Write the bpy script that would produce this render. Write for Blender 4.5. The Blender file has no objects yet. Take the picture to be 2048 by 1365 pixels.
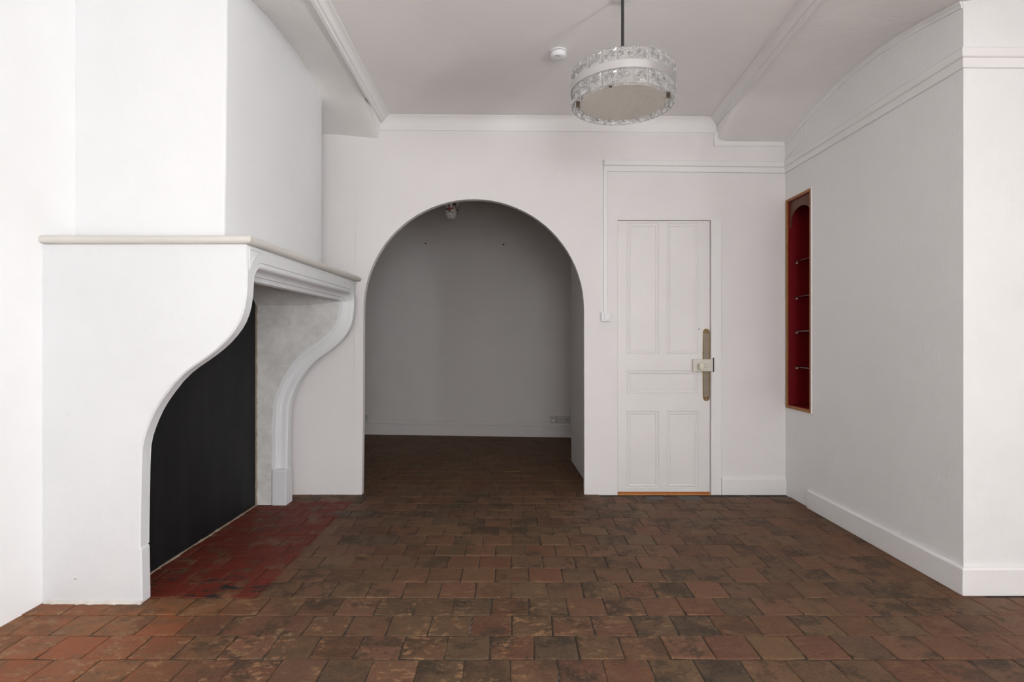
import bpy, bmesh, math, random
from mathutils import Vector, noise
R = random.Random(7)
PI = math.pi
S = bpy.context.scene
COL = S.collection

# ------------------------------------------------------------------ camera, world, lights, exposure
CAMZ = 1.157
cam_d = bpy.data.cameras.new('camera'); cam = bpy.data.objects.new('camera', cam_d); COL.objects.link(cam)
cam.location = (0, 0, CAMZ); cam.rotation_euler = (PI/2, 0, 0)
cam_d.sensor_width = 36.0; cam_d.lens = 36.0*1107/2048; cam_d.clip_start = 0.02
S.camera = cam
S.view_settings.view_transform = 'Standard'; S.view_settings.look = 'None'
S.view_settings.gamma = 1.0; S.view_settings.use_curve_mapping = False
S.view_settings.exposure = 0.05
w = bpy.data.worlds.new('world'); S.world = w; w.use_nodes = True
bg = w.node_tree.nodes['Background']; bg.inputs[0].default_value = (0.75, 0.87, 1.0, 1); bg.inputs[1].default_value = 0.3

def area(name, loc, rot, sx, sy, power, col):
    l = bpy.data.lights.new(name, 'AREA'); l.shape = 'RECTANGLE'; l.size = sx; l.size_y = sy
    l.energy = power; l.color = col
    o = bpy.data.objects.new(name, l); COL.objects.link(o); o.location = loc; o.rotation_euler = rot
    return o
# daylight at the window openings of the wall behind the camera and of the side wall on the right
WINDOWS = [(0.05, 1.15, 0.35, 2.45)]
REAR = -2.60; XSIDE = 3.40
# (tilted upwards: most of it is sunlight coming up off the street)
area('window_daylight', (0.60, REAR-0.65, 1.20), (-PI/2-0.30, 0, PI), 1.5, 2.0, 118, (0.97, 0.985, 1.0))
area('window_daylight', (XSIDE+0.65, -1.30, 1.20), (PI/2+0.45, 0, PI/2), 1.5, 2.0, 420, (0.965, 0.985, 1.0))

# ------------------------------------------------------------------ mesh helpers
class MB:
    def __init__(s): s.v = []; s.f = []
    def add(s, vs, fs):
        b = len(s.v); s.v += [tuple(p) for p in vs]; s.f += [tuple(i+b for i in f) for f in fs]
    def box(s, x0, x1, y0, y1, z0, z1):
        s.add([(x0,y0,z0),(x1,y0,z0),(x1,y1,z0),(x0,y1,z0),(x0,y0,z1),(x1,y0,z1),(x1,y1,z1),(x0,y1,z1)],
              [(0,3,2,1),(4,5,6,7),(0,1,5,4),(1,2,6,5),(2,3,7,6),(3,0,4,7)])
    def grid(s, rows, closed=False):
        n = len(rows[0]); vs = [p for r in rows for p in r]; fs = []
        for i in range(len(rows)-1):
            for j in range(n if closed else n-1):
                k = (j+1) % n
                fs.append((i*n+j, i*n+k, (i+1)*n+k, (i+1)*n+j))
        s.add(vs, fs)
    def loft(s, rings, cap0=True, cap1=True):
        b = len(s.v); n = len(rings[0]); s.grid(rings, True)
        if cap0: s.f.append(tuple(b+i for i in reversed(range(n))))
        if cap1: s.f.append(tuple(b+(len(rings)-1)*n+i for i in range(n)))
    def lathe(s, prof, c, n=24, cap=True):
        rings = [[(c[0]+r*math.cos(2*PI*k/n), c[1]+r*math.sin(2*PI*k/n), c[2]+z) for k in range(n)] for r, z in prof]
        s.loft(rings, cap, cap)
    def tube(s, p, q, r, n=10):
        p = Vector(p); q = Vector(q); d = (q-p).normalized()
        a = d.orthogonal().normalized(); b = d.cross(a)
        s.loft([[c + a*r*math.cos(2*PI*k/n) + b*r*math.sin(2*PI*k/n) for k in range(n)] for c in (p, q)])
    def prism(s, poly, axis, a0, a1):
        def P(u, v, t):
            return (t, u, v) if axis == 'x' else (u, t, v) if axis == 'y' else (u, v, t)
        s.loft([[P(u, v, a0) for u, v in poly], [P(u, v, a1) for u, v in poly]])
    def build(s, name, mat, parent=None, bevel=0, seg=2, smooth=False, origin=None):
        me = bpy.data.meshes.new(name)
        o0 = Vector(origin) if origin else Vector((0,0,0))
        me.from_pydata([tuple(Vector(p)-o0) for p in s.v], [], s.f)
        bm = bmesh.new(); bm.from_mesh(me); bmesh.ops.recalc_face_normals(bm, faces=bm.faces)
        bm.to_mesh(me); bm.free()
        if smooth:
            for p in me.polygons: p.use_smooth = True
        if mat: me.materials.append(mat)
        o = bpy.data.objects.new(name, me); COL.objects.link(o); o.location = o0
        if parent:
            o.parent = parent
            if parent.type == 'EMPTY' or True: o.matrix_parent_inverse = parent.matrix_basis.inverted()
        if bevel:
            m = o.modifiers.new('bevel', 'BEVEL'); m.width = bevel; m.segments = seg; m.limit_method = 'ANGLE'
        if smooth:
            try: me.set_sharp_from_angle(angle=math.radians(38))
            except Exception: pass
        return o
def boxo(name, mat, parent, x0, x1, y0, y1, z0, z1, bevel=0.002):
    m = MB(); m.box(x0, x1, y0, y1, z0, z1); return m.build(name, mat, parent, bevel)
def struct(o): o['kind'] = 'structure'; return o
def tag(o, label, cat, group=None):
    o['label'] = label; o['category'] = cat
    if group: o['group'] = group
    return o
def thing(name, label, cat, loc, group=None):
    o = bpy.data.objects.new(name, None); COL.objects.link(o); o.location = loc; o.empty_display_size = 0.05
    return tag(o, label, cat, group)
def lerp(a, b, t): return a+(b-a)*t
def interp(tab, x):
    if x <= tab[0][0]: return tab[0][1]
    for (a, b), (c, d) in zip(tab, tab[1:]):
        if x <= c: return lerp(b, d, (x-a)/(c-a))
    return tab[-1][1]

# ------------------------------------------------------------------ materials
class N:
    def __init__(s, name):
        s.m = bpy.data.materials.new(name); s.m.use_nodes = True; s.t = s.m.node_tree
        s.b = s.t.nodes['Principled BSDF']
    def n(s, t, **kw):
        nd = s.t.nodes.new(t)
        for k, v in kw.items(): setattr(nd, k, v)
        return nd
    def l(s, a, b): s.t.links.new(a, b)
    def val(s, sock, v):
        if hasattr(v, 'is_output') or isinstance(v, bpy.types.NodeSocket): s.l(v, sock)
        else: sock.default_value = v
    def math(s, op, a, b=0.0, c=None, clamp=False):
        nd = s.n('ShaderNodeMath', operation=op, use_clamp=clamp); s.val(nd.inputs[0], a); s.val(nd.inputs[1], b)
        if c is not None: s.val(nd.inputs[2], c)
        return nd.outputs[0]
    def mix(s, f, a, b, blend='MIX'):
        nd = s.n('ShaderNodeMix', data_type='RGBA', blend_type=blend); s.val(nd.inputs[0], f)
        for i, c in ((6, a), (7, b)):
            s.val(nd.inputs[i], c if isinstance(c, bpy.types.NodeSocket) else (*c, 1))
        return nd.outputs[2]
    def pos(s): return s.n('ShaderNodeNewGeometry').outputs['Position']
    def obj(s): return s.n('ShaderNodeTexCoord').outputs['Object']
    def noise(s, vec, scale, detail=4, rough=0.6, stretch=None):
        if stretch:
            mp = s.n('ShaderNodeMapping'); s.l(vec, mp.inputs[0]); mp.inputs['Scale'].default_value = stretch; vec = mp.outputs[0]
        nd = s.n('ShaderNodeTexNoise'); s.l(vec, nd.inputs['Vector']); nd.inputs['Scale'].default_value = scale
        nd.inputs['Detail'].default_value = detail; nd.inputs['Roughness'].default_value = rough
        return nd.outputs[0]
    def step(s, v, lo, hi):
        nd = s.n('ShaderNodeMapRange', interpolation_type='SMOOTHSTEP'); s.val(nd.inputs[0], v)
        nd.inputs[1].default_value = lo; nd.inputs[2].default_value = hi; return nd.outputs[0]
    def bump(s, h, strength, dist):
        nd = s.n('ShaderNodeBump'); nd.inputs['Strength'].default_value = strength; nd.inputs['Distance'].default_value = dist
        s.l(h, nd.inputs['Height']); s.l(nd.outputs[0], s.b.inputs['Normal']); return nd
    def set(s, **kw):
        for k, v in kw.items():
            k = {'color':'Base Color','rough':'Roughness','metal':'Metallic','trans':'Transmission Weight','ior':'IOR','spec':'Specular IOR Level'}[k]
            s.val(s.b.inputs[k], (*v, 1) if isinstance(v, tuple) else v)
        return s

def paint(name, col, rough=0.6, bump=0.0015, scale=30, stretch=None, var=0.035, chips=None, streak=0):
    k = N(name); p = k.pos()
    big = k.noise(p, 1.7, 4, 0.6)
    c = k.mix(k.step(big, 0.3, 0.7), tuple(x*(1-var) for x in col), col)
    h = k.noise(p, scale, 5, 0.65, stretch)
    h2 = k.noise(p, 5, 3, 0.5)
    hh = k.math('ADD', h, k.math('MULTIPLY', h2, 1.6))
    if chips:
        ch = k.step(k.noise(p, 34, 3, 0.5), 0.745, 0.775)
        c = k.mix(ch, c, chips)
        hh = k.math('SUBTRACT', hh, k.math('MULTIPLY', ch, 2.0))
    if streak:
        st = k.noise(p, 4, 5, 0.7, (4, 4, 0.35))
        c = k.mix(k.math('MULTIPLY', k.step(st, 0.5, 0.8), streak), c, tuple(x*0.75 for x in col))
    k.set(color=c, rough=rough); k.bump(hh, 0.5, bump); return k.m
def plain(name, col, rough=0.5, metal=0.0, **kw):
    k = N(name); k.set(color=col, rough=rough, metal=metal, **kw); return k.m

M = {}
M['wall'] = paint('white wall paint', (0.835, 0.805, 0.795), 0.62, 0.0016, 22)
M['wallleft'] = paint('window lit white wall paint', (0.92, 0.92, 0.92), 0.62, 0.0016, 22)  # lighter copy of the wall paint, window light put into the colour
M['paper'] = paint('white ribbed wallpaper', (0.86, 0.855, 0.845), 0.65, 0.0050, 75, (1, 1, 0.7))
M['paperh'] = paint('white horizontally ribbed wallpaper', (0.86, 0.855, 0.845), 0.6, 0.0045, 60, (0.35, 0.35, 3.0))
M['ceiling'] = paint('ceiling paint', (0.92, 0.89, 0.87), 0.75, 0.0015, 14)
M['beam'] = paint('uneven beam plaster', (0.93, 0.905, 0.885), 0.7, 0.006, 7, (0.7, 1.2, 1))
M['stone'] = paint('painted chimney stone', (0.755, 0.76, 0.77), 0.5, 0.0040, 16, None, 0.05, (0.36, 0.30, 0.26))
M['hoodp'] = paint('hood plaster', (0.83, 0.835, 0.84), 0.6, 0.004, 9, (1, 1, 0.5))
M['trim'] = paint('white trim paint', (0.86, 0.845, 0.835), 0.45, 0.0008, 40)
M['door'] = paint('off white door paint', (0.81, 0.785, 0.765), 0.4, 0.0012, 34, (1, 1, 0.25), 0.05)
M['farwall'] = paint('far room wall paint', (0.79, 0.755, 0.735), 0.65, 0.0012, 22, None, 0.04)
M['shelfstone'] = paint('aged mantel stone', (0.70, 0.67, 0.62), 0.5, 0.003, 30, (1, 0.5, 1), 0.1)

def cheek_mat():
    k = N('grey limestone cheek'); p = k.pos()
    a = k.noise(p, 5, 6, 0.7); b = k.noise(p, 16, 5, 0.7)
    c = k.mix(k.step(a, 0.3, 0.7), (0.60, 0.59, 0.57), (0.78, 0.77, 0.75))
    c = k.mix(k.math('MULTIPLY', k.step(b, 0.55, 0.75), 0.35), c, (0.40, 0.36, 0.31))
    k.set(color=c, rough=0.75); k.bump(k.math('ADD', a, b), 0.5, 0.004); return k.m
M['cheek'] = cheek_mat()
def black_mat():
    k = N('matt black board'); p = k.pos()
    a = k.noise(p, 6, 5, 0.65, (1, 1, 0.25))
    c = k.mix(k.step(a, 0.35, 0.8), (0.006, 0.006, 0.0065), (0.016, 0.0155, 0.016))
    sp = k.step(k.noise(p, 45, 2, 0.4), 0.80, 0.83)
    c = k.mix(sp, c, (0.25, 0.25, 0.25))
    k.set(color=c, rough=0.6, spec=0.25); k.bump(k.noise(p, 90, 4, 0.6), 0.35, 0.0015); return k.m
M['black'] = black_mat()
def mortar_mat():
    k = N('brown mortar'); p = k.pos(); a = k.noise(p, 40, 5, 0.7)
    k.set(color=k.mix(a, (0.16, 0.11, 0.07), (0.55, 0.47, 0.38)), rough=0.9); k.bump(a, 0.8, 0.006); return k.m
M['mortar'] = mortar_mat()
def wood_mat(name, dark, light, rough=0.4):
    k = N(name); p = k.obj(); a = k.noise(p, 9, 6, 0.65, (9, 9, 0.7))
    k.set(color=k.mix(k.step(a, 0.3, 0.72), dark, light), rough=rough); k.bump(a, 0.25, 0.001); return k.m
M['oak'] = wood_mat('orange brown oak', (0.22, 0.075, 0.012), (0.42, 0.160, 0.030))
M['ply'] = wood_mat('brown plywood', (0.085, 0.032, 0.014), (0.14, 0.055, 0.025), 0.5)
M['threshold'] = wood_mat('orange waxed threshold wood', (0.50, 0.17, 0.03), (0.72, 0.28, 0.06))
M['red'] = paint('crimson paint', (0.175, 0.003, 0.007), 0.38, 0.0004, 20)
def glass(name, col, rough=0.0, tr=1.0):
    k = N(name); k.set(color=col, rough=rough, trans=tr, ior=1.47); return k.m
M['glass'] = glass('pressed clear glass', (0.99, 0.99, 0.985), 0.02, 0.88)
M['clipm'] = plain('dull brass clip', (0.13, 0.10, 0.07), 0.4, 0.5)
M['shelfglass'] = glass('greenish shelf glass', (0.85, 0.93, 0.90), 0.0)
M['chrome'] = plain('brushed steel', (0.86, 0.87, 0.88), 0.22, 1.0)
M['dark'] = plain('dark grey metal rod', (0.030, 0.030, 0.030), 0.4)
M['plastic'] = plain('white plastic', (0.80, 0.79, 0.80), 0.35)
M['plasticdull'] = plain('aged white plastic', (0.60, 0.57, 0.53), 0.4)
M['slot'] = plain('black slot', (0.03, 0.028, 0.03), 0.6)
M['cream'] = plain('cream lock paint', (0.66, 0.63, 0.55), 0.35)
M['ceramic'] = plain('ivory porcelain', (0.72, 0.68, 0.55), 0.12)
M['peg'] = plain('pale peg', (0.62, 0.45, 0.36), 0.4)
M['whiteglass'] = plain('white opal glass', (0.86, 0.84, 0.82), 0.2)
M['petal'] = plain('orange red enamel', (0.55, 0.045, 0.015), 0.35)
M['leaf'] = plain('dark green enamel', (0.035, 0.045, 0.015), 0.35)
M['gilt'] = plain('brown gilt enamel', (0.10, 0.05, 0.015), 0.35)
def brass_mat(perf):
    k = N('pierced brass' if perf else 'brass'); p = k.obj()
    if perf:
        sx = k.n('ShaderNodeSeparateXYZ'); k.l(p, sx.inputs[0])
        f = 2*PI/0.0072
        a = k.math('SINE', k.math('MULTIPLY', k.math('ADD', sx.outputs[0], sx.outputs[2]), f))
        b = k.math('SINE', k.math('MULTIPLY', k.math('SUBTRACT', sx.outputs[0], sx.outputs[2]), f))
        h = k.step(k.math('MULTIPLY', a, b), 0.05, 0.45)
        k.set(color=k.mix(h, (0.19, 0.14, 0.085), (0.68, 0.64, 0.57)), rough=0.45, metal=k.math('SUBTRACT', 0.85, k.math('MULTIPLY', h, 0.85)))
        k.bump(k.math('SUBTRACT', 1.0, h), 0.8, 0.002)
    else:
        a = k.noise(p, 160, 3, 0.5)
        k.set(color=k.mix(k.step(a, 0.4, 0.6), (0.05, 0.032, 0.018), (0.30, 0.20, 0.09)), rough=0.4, metal=0.8); k.bump(a, 0.6, 0.001)
    return k.m
M['bead'] = plain('bright brass bead', (0.42, 0.33, 0.20), 0.4, 0.6)
M['brassperf'] = brass_mat(True); M['brass'] = brass_mat(False)
def diffuser_mat():
    k = N('hobnail diffuser acrylic'); p = k.obj()
    sx = k.n('ShaderNodeSeparateXYZ'); k.l(p, sx.inputs[0])
    f = 2*PI/0.0135
    a = k.math('SINE', k.math('MULTIPLY', k.math('ADD', sx.outputs[0], k.math('MULTIPLY', sx.outputs[1], 0.577)), f))
    b = k.math('SINE', k.math('MULTIPLY', k.math('SUBTRACT', sx.outputs[0], k.math('MULTIPLY', sx.outputs[1], 0.577)), f))
    h = k.math('MULTIPLY', a, b)
    k.set(color=(0.93, 0.88, 0.81), rough=0.3); k.bump(h, 0.7, 0.0045)
    return k.m
M['diffuser'] = diffuser_mat()

def tile_mat():
    k = N('worn terracotta tile'); p = k.pos()
    geo = k.n('ShaderNodeNewGeometry'); oi = k.n('ShaderNodeObjectInfo')
    rnd = k.math('FRACT', k.math('ADD', k.math('MULTIPLY', geo.outputs['Random Per Island'], 7.31), k.math('MULTIPLY', oi.outputs['Random'], 13.7)))
    rnd2 = k.math('FRACT', k.math('MULTIPLY', rnd, 17.17))
    sx = k.n('ShaderNodeSeparateXYZ'); k.l(p, sx.inputs[0]); X, Y = sx.outputs[0], sx.outputs[1]
    off = k.n('ShaderNodeVectorMath', operation='ADD'); k.l(p, off.inputs[0])
    cmb = k.n('ShaderNodeCombineXYZ'); k.l(k.math('MULTIPLY', rnd, 9.0), cmb.inputs[2]); k.l(cmb.outputs[0], off.inputs[1])
    q = off.outputs[0]                                            # every tile has its own piece of the grain
    ramp = k.n('ShaderNodeValToRGB'); k.l(rnd, ramp.inputs[0]); ramp.color_ramp.interpolation = 'LINEAR'
    els = ramp.color_ramp.elements
    cols = [(0.0, (0.085, 0.042, 0.024)), (0.18, (0.150, 0.064, 0.036)), (0.36, (0.105, 0.062, 0.034)), (0.52, (0.165, 0.078, 0.046)),
            (0.68, (0.078, 0.052, 0.033)), (0.84, (0.155, 0.088, 0.045)), (1.0, (0.125, 0.052, 0.034))]
    els[0].position, els[0].color = cols[0][0], (*cols[0][1], 1); els[1].position, els[1].color = 1.0, (*cols[-1][1], 1)
    for t, c in cols[1:-1]:
        e = els.new(t); e.color = (*c, 1)
    c = ramp.outputs[0]
    wob = k.math('MULTIPLY', k.math('SUBTRACT', k.noise(p, 1.6, 4, 0.6), 0.5), 0.9)
    # redder, cleaner clay on the left and (weaker) along the right wall
    left = k.step(k.math('MULTIPLY', k.math('ADD', X, wob), -1.0), 0.75, 1.7)
    front = k.step(k.math('MULTIPLY', Y, -1.0), -2.75, -2.25)
    lm = k.math('MULTIPLY', k.math('MULTIPLY', left, k.math('MULTIPLY_ADD', front, 0.75, 0.15)), 0.9)
    c = k.mix(lm, c, k.mix(rnd2, (0.32, 0.088, 0.032), (0.28, 0.115, 0.042)))
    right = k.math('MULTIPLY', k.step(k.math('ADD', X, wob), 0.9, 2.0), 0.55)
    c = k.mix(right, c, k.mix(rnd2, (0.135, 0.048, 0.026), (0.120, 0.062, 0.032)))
    # dark soot and wax blotches
    n1 = k.noise(q, 6, 9, 0.74); n2 = k.noise(q, 20, 8, 0.76, (1, 1.7, 1)); n3 = k.noise(q, 75, 5, 0.7); n4 = k.noise(q, 11, 6, 0.7, (0.8, 1.4, 1))
    c = k.mix(k.math('MULTIPLY', k.step(n4, 0.46, 0.60), 0.55), c, k.mix(rnd2, (0.165, 0.085, 0.040), (0.130, 0.085, 0.045)))
    dk = k.math('MULTIPLY', k.step(n1, 0.49, 0.575), k.math('MULTIPLY_ADD', lm, -0.60, 0.80))
    dk = k.math('MULTIPLY', dk, k.step(rnd2, 0.05, 0.6))
    c = k.mix(dk, c, (0.042, 0.030, 0.020))
    # pale worn flakes, mostly on the walked strip in front of the camera
    walk = k.math('MULTIPLY', k.step(k.math('MULTIPLY', Y, -1.0), -2.85, -2.20), k.step(k.math('MULTIPLY', X, -1.0), -1.3, 0.2))
    fl = k.math('MULTIPLY', k.step(n2, 0.515, 0.585), k.math('MULTIPLY_ADD', walk, 0.75, 0.12))
    fl = k.math('MULTIPLY', fl, k.step(k.noise(q, 5, 4, 0.6), 0.47, 0.55))
    c = k.mix(fl, c, k.mix(rnd, (0.36, 0.19, 0.095), (0.27, 0.165, 0.085)))
    c = k.mix(k.math('MULTIPLY', k.step(n3, 0.44, 0.62), 0.35), c, k.mix(0.35, c, (0.30, 0.20, 0.13)))
    # red hearth paint in front of the fireplace
    hx = k.math('MULTIPLY', k.step(k.math('MULTIPLY', X, -1.0), 1.135, 1.16), k.math('MULTIPLY', k.step(Y, 2.47, 2.51), k.step(k.math('MULTIPLY', Y, -1.0), -4.02, -3.98)))
    hw = k.math('MULTIPLY', hx, k.step(k.noise(p, 8, 6, 0.7), 0.62, 0.50))
    c = k.mix(k.math('MULTIPLY', hw, 0.85), c, k.mix(k.noise(p, 3, 3, 0.5), (0.11, 0.013, 0.008), (0.19, 0.020, 0.011)))
    soot = k.math('MULTIPLY', hx, k.math('MULTIPLY', k.step(k.noise(p, 9, 5, 0.7, (0.6, 1.6, 1)), 0.56, 0.60), k.step(k.math('MULTIPLY', Y, -1.0), -2.9, -2.6)))
    c = k.mix(soot, c, (0.022, 0.022, 0.022))
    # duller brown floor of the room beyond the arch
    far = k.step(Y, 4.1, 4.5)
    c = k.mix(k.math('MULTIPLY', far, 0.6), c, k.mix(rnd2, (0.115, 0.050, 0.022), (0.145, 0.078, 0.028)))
    k.set(color=c, rough=k.math('MULTIPLY_ADD', n1, 0.40, 0.40), spec=0.22)
    k.bump(k.math('ADD', k.math('MULTIPLY', n1, 1.2), k.math('ADD', k.math('MULTIPLY', n2, 0.7), k.math('MULTIPLY', n3, 0.35))), 0.6, 0.006)
    return k.m
M['tile'] = tile_mat()
def grout_mat():
    k = N('dirty lime grout'); p = k.pos(); a = k.noise(p, 35, 6, 0.7); b = k.noise(p, 3, 4, 0.6)
    c = k.mix(k.step(a, 0.35, 0.75), (0.030, 0.023, 0.018), (0.085, 0.068, 0.052))
    c = k.mix(k.math('MULTIPLY', k.step(b, 0.55, 0.7), k.step(a, 0.45, 0.6)), c, (0.30, 0.25, 0.19))
    k.set(color=c, rough=0.9); k.bump(a, 0.8, 0.004); return k.m
M['grout'] = grout_mat()
M['slate'] = plain('grey slate tile', (0.055, 0.052, 0.048), 0.5)

# ------------------------------------------------------------------ setting
XL, XR, YB = -2.07, 2.06, 4.17         # left wall, right wall, back wall
YN = 2.53                              # the right wall turns away here
XRR = 3.40
def zc(x): return 2.846-0.0075*x       # the ceiling hangs a little lower on the right
TW, TD = 0.1655, 0.161

# floor: grout bed + tiles
m = MB(); m.box(-3.3, XRR+0.1, REAR-0.1, 7.1, -0.08, -0.0042)
floor = struct(m.build('floor', M['grout']))
def tile_shape(rr, dx=TW, dy=TD):
    g = 0.0014; pts = []
    hx, hy = dx/2-g, dy/2-g
    base = [(-1,-1),(-.33,-1),(.33,-1),(1,-1),(1,0),(1,1),(.33,1),(-.33,1),(-1,1),(-1,0)]
    for (u, v) in base:
        corner = abs(u) == 1 and abs(v) == 1
        j = 0.0022 if corner else 0.0018
        sh = 0.0035*rr.random() if corner else 0
        pts.append((u*(hx-sh)+rr.uniform(-j, j), v*(hy-sh)+rr.uniform(-j, j)))
    tx, ty = rr.uniform(-.008, .008), rr.uniform(-.012, .012); h0 = rr.uniform(-.0014, .0014)
    def z(x, y, d): return h0+tx*x+ty*y-d
    rings = [[(x, y, -0.02) for x, y in pts], [(x, y, z(x, y, 0.0030)) for x, y in pts],
             [(x*0.975, y*0.975, z(x, y, 0.0010)) for x, y in pts], [(x*0.90, y*0.88, z(x, y, 0)) for x, y in pts]]
    return rings
VAR = []
for i in range(36):
    mb = MB(); mb.loft(tile_shape(R), False, True)
    VAR.append(mb)
def far_right(y): return interp([(4.2, 0.66), (5.38, 0.62), (6.64, 0.73)], y)
spots = []
row = -12
y0 = 2.496
for r in range(-31, 29):
    yc = y0+(r+0.5)*TD
    for c in range(-22, 23):
        xc = c*TW+(0.079 if (r % 2) == 1 else -0.003)+TW/2+0.004*math.sin(r*1.7)
        xa, xb = xc-TW/2, xc+TW/2
        if yc+TD/2 < YB+0.04:
            right = XR if yc > YN-0.02 else XRR
            if xb < -2.05 or xa > right-0.01: continue
            if yc > 2.55 and xb < -1.84: continue
        else:
            if xa > far_right(yc)-0.01 or xb < -2.6: continue
        spots.append((xc, yc))
def px(x, y, z): return 1024+1107*x/y, 682.5-1107*(z-CAMZ)/y
def seen(x, y):
    if y < 1.7: return 0
    u, v = px(x, y, 0)
    if u < -40 or u > 2088 or v > 1400: return 0
    if y > YB and not (727 < u < 1168): return 0
    if y > YN and u > 1024+1107*XR/y: return 0
    if 2.44 < y < 3.98 and x < -1.62 and u < 300: return 0
    return 1/(y*y*y)
spots.sort(key=lambda s: -seen(*s))
rest = MB(); n_t = 0
meshes = []
for i, v in enumerate(VAR):
    me = bpy.data.meshes.new('tile'); me.from_pydata(v.v, [], v.f); me.materials.append(M['tile']); meshes.append(me)
def clampx(p, yc):
    return p
for (xc, yc) in spots:
    k = R.randrange(36); fl = R.random() < 0.5
    big = seen(xc, yc) > 0 and n_t < 300
    if big:
        o = bpy.data.objects.new('tile', meshes[k]); COL.objects.link(o); o.location = (xc, yc, 0)
        o.rotation_euler = (0, 0, PI if fl else 0); o.parent = floor; n_t += 1
    else:
        s = -1 if fl else 1
        rest.add([(xc+s*x, yc+s*y, z) for x, y, z in VAR[k].v], VAR[k].f)
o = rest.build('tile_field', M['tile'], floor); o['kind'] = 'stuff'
# two grey slate tiles in front of the door
for (a, b, c, d) in ((0.985, 1.125, 4.02, 4.115), (1.225, 1.39, 4.02, 4.13)):
    mb = MB(); rg = tile_shape(R, b-a, d-c); mb.loft([[(x+(a+b)/2, y+(c+d)/2, z+0.003) for x, y, z in r_] for r_ in rg], False, True)
    sl = mb.build('tile', M['slate'], floor); sl['label'] = 'grey slate floor tile'

# back wall with arch and door openings
AX, AR, AZ = -0.288, 0.831, 1.394      # arch centre, radius, springing height
DX0, DX1, DZ = 0.795, 1.497, 2.069     # door opening
def arch_pts(rad, n=40): return [(AX-rad*math.cos(PI*i/n), AZ+rad*math.sin(PI*i/n)) for i in range(n+1)]
outline = [(XL-0.1, -0.02), (AX-AR-0.012, -0.02), (AX-AR-0.003, 0.6)] + arch_pts(AR) + [(AX+AR+0.002, -0.02), (DX0, -0.02), (DX0, DZ), (DX1, DZ), (DX1, -0.02), (XR+0.05, -0.02), (XR+0.05, 3.1), (XL-0.1, 3.1)]
m = MB(); m.prism(outline, 'y', YB, YB+0.05)
wall_back = struct(m.build('wall_back', M['wall']))
# arch lining board, a few mm proud of the old wall
pan = [(-1.205, 0.0), (AX-AR-0.012, 0.0), (AX-AR-0.003, 0.6)] + arch_pts(AR) + [(AX+AR+0.002, 0.0), (0.70, 0.0), (0.70, 2.40), (0.62, 2.432), (-1.168, 2.432)]
m = MB(); m.prism(pan, 'y', YB-0.004, YB+0.001)
m.build('arch_panel', M['wall'], wall_back)

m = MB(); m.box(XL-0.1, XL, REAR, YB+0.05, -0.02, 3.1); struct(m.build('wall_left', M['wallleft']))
# right wall with the niche hole
NY0, NY1, NZ0, NZ1 = 3.815, 4.135, 0.675, 2.195
m = MB(); T = 0.30
m.box(XR, XR+T, YN-0.004, NY0, -0.02, 3.1); m.box(XR, XR+T, NY1, YB+0.05, -0.02, 3.1)
m.box(XR, XR+T, NY0, NY1, -0.02, NZ0); m.box(XR, XR+T, NY0, NY1, NZ1, 3.1)
struct(m.build('wall_right', M['paper']))
m = MB(); m.box(XR+T, XRR+0.1, YN-0.004, YN+0.10, -0.02, 3.1); struct(m.build('wall_right_return', M['paperh']))
# side wall on the right with its window opening (outside the frame)
m = MB(); SY0, SY1 = -1.85, -0.75
m.box(XRR, XRR+0.1, REAR, SY0, -0.02, 3.1); m.box(XRR, XRR+0.1, SY1, YN, -0.02, 3.1)
m.box(XRR, XRR+0.1, SY0, SY1, -0.02, 0.35); m.box(XRR, XRR+0.1, SY0, SY1, 2.45, 3.1)
struct(m.build('wall_side', M['wall']))
m = MB(); xs = [XL-0.1] + [v for a in WINDOWS for v in a[:2]] + [XRR+0.1]
for i in range(0, len(xs), 2): m.box(xs[i], xs[i+1], REAR-0.1, REAR, -0.02, 3.1)
for a, b, c, d in WINDOWS: m.box(a, b, REAR-0.1, REAR, -0.02, c); m.box(a, b, REAR-0.1, REAR, d, 3.1)
struct(m.build('wall_rear', M['wall']))

# ceiling between the two beams
def beam_xr(y): return 1.49 if y > YB else 1.49-0.046*(YB-y)
rows = []
for y in (REAR-0.1, 1.0, 2.75, YB+0.02):
    rows.append([(x, y, zc(x)) for x in (-0.96, 0.3, beam_xr(y)+0.05)])
m = MB(); m.grid(rows)
ceiling = struct(m.build('ceiling', M['ceiling']))
# unseen slab added to block light from above; also ceiling for parts out of view
boxo('light_blocking_slab', M['ceiling'], ceiling, -3.4, XRR+0.2, REAR-0.2, 7.2, 3.1, 3.2, 0)
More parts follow.
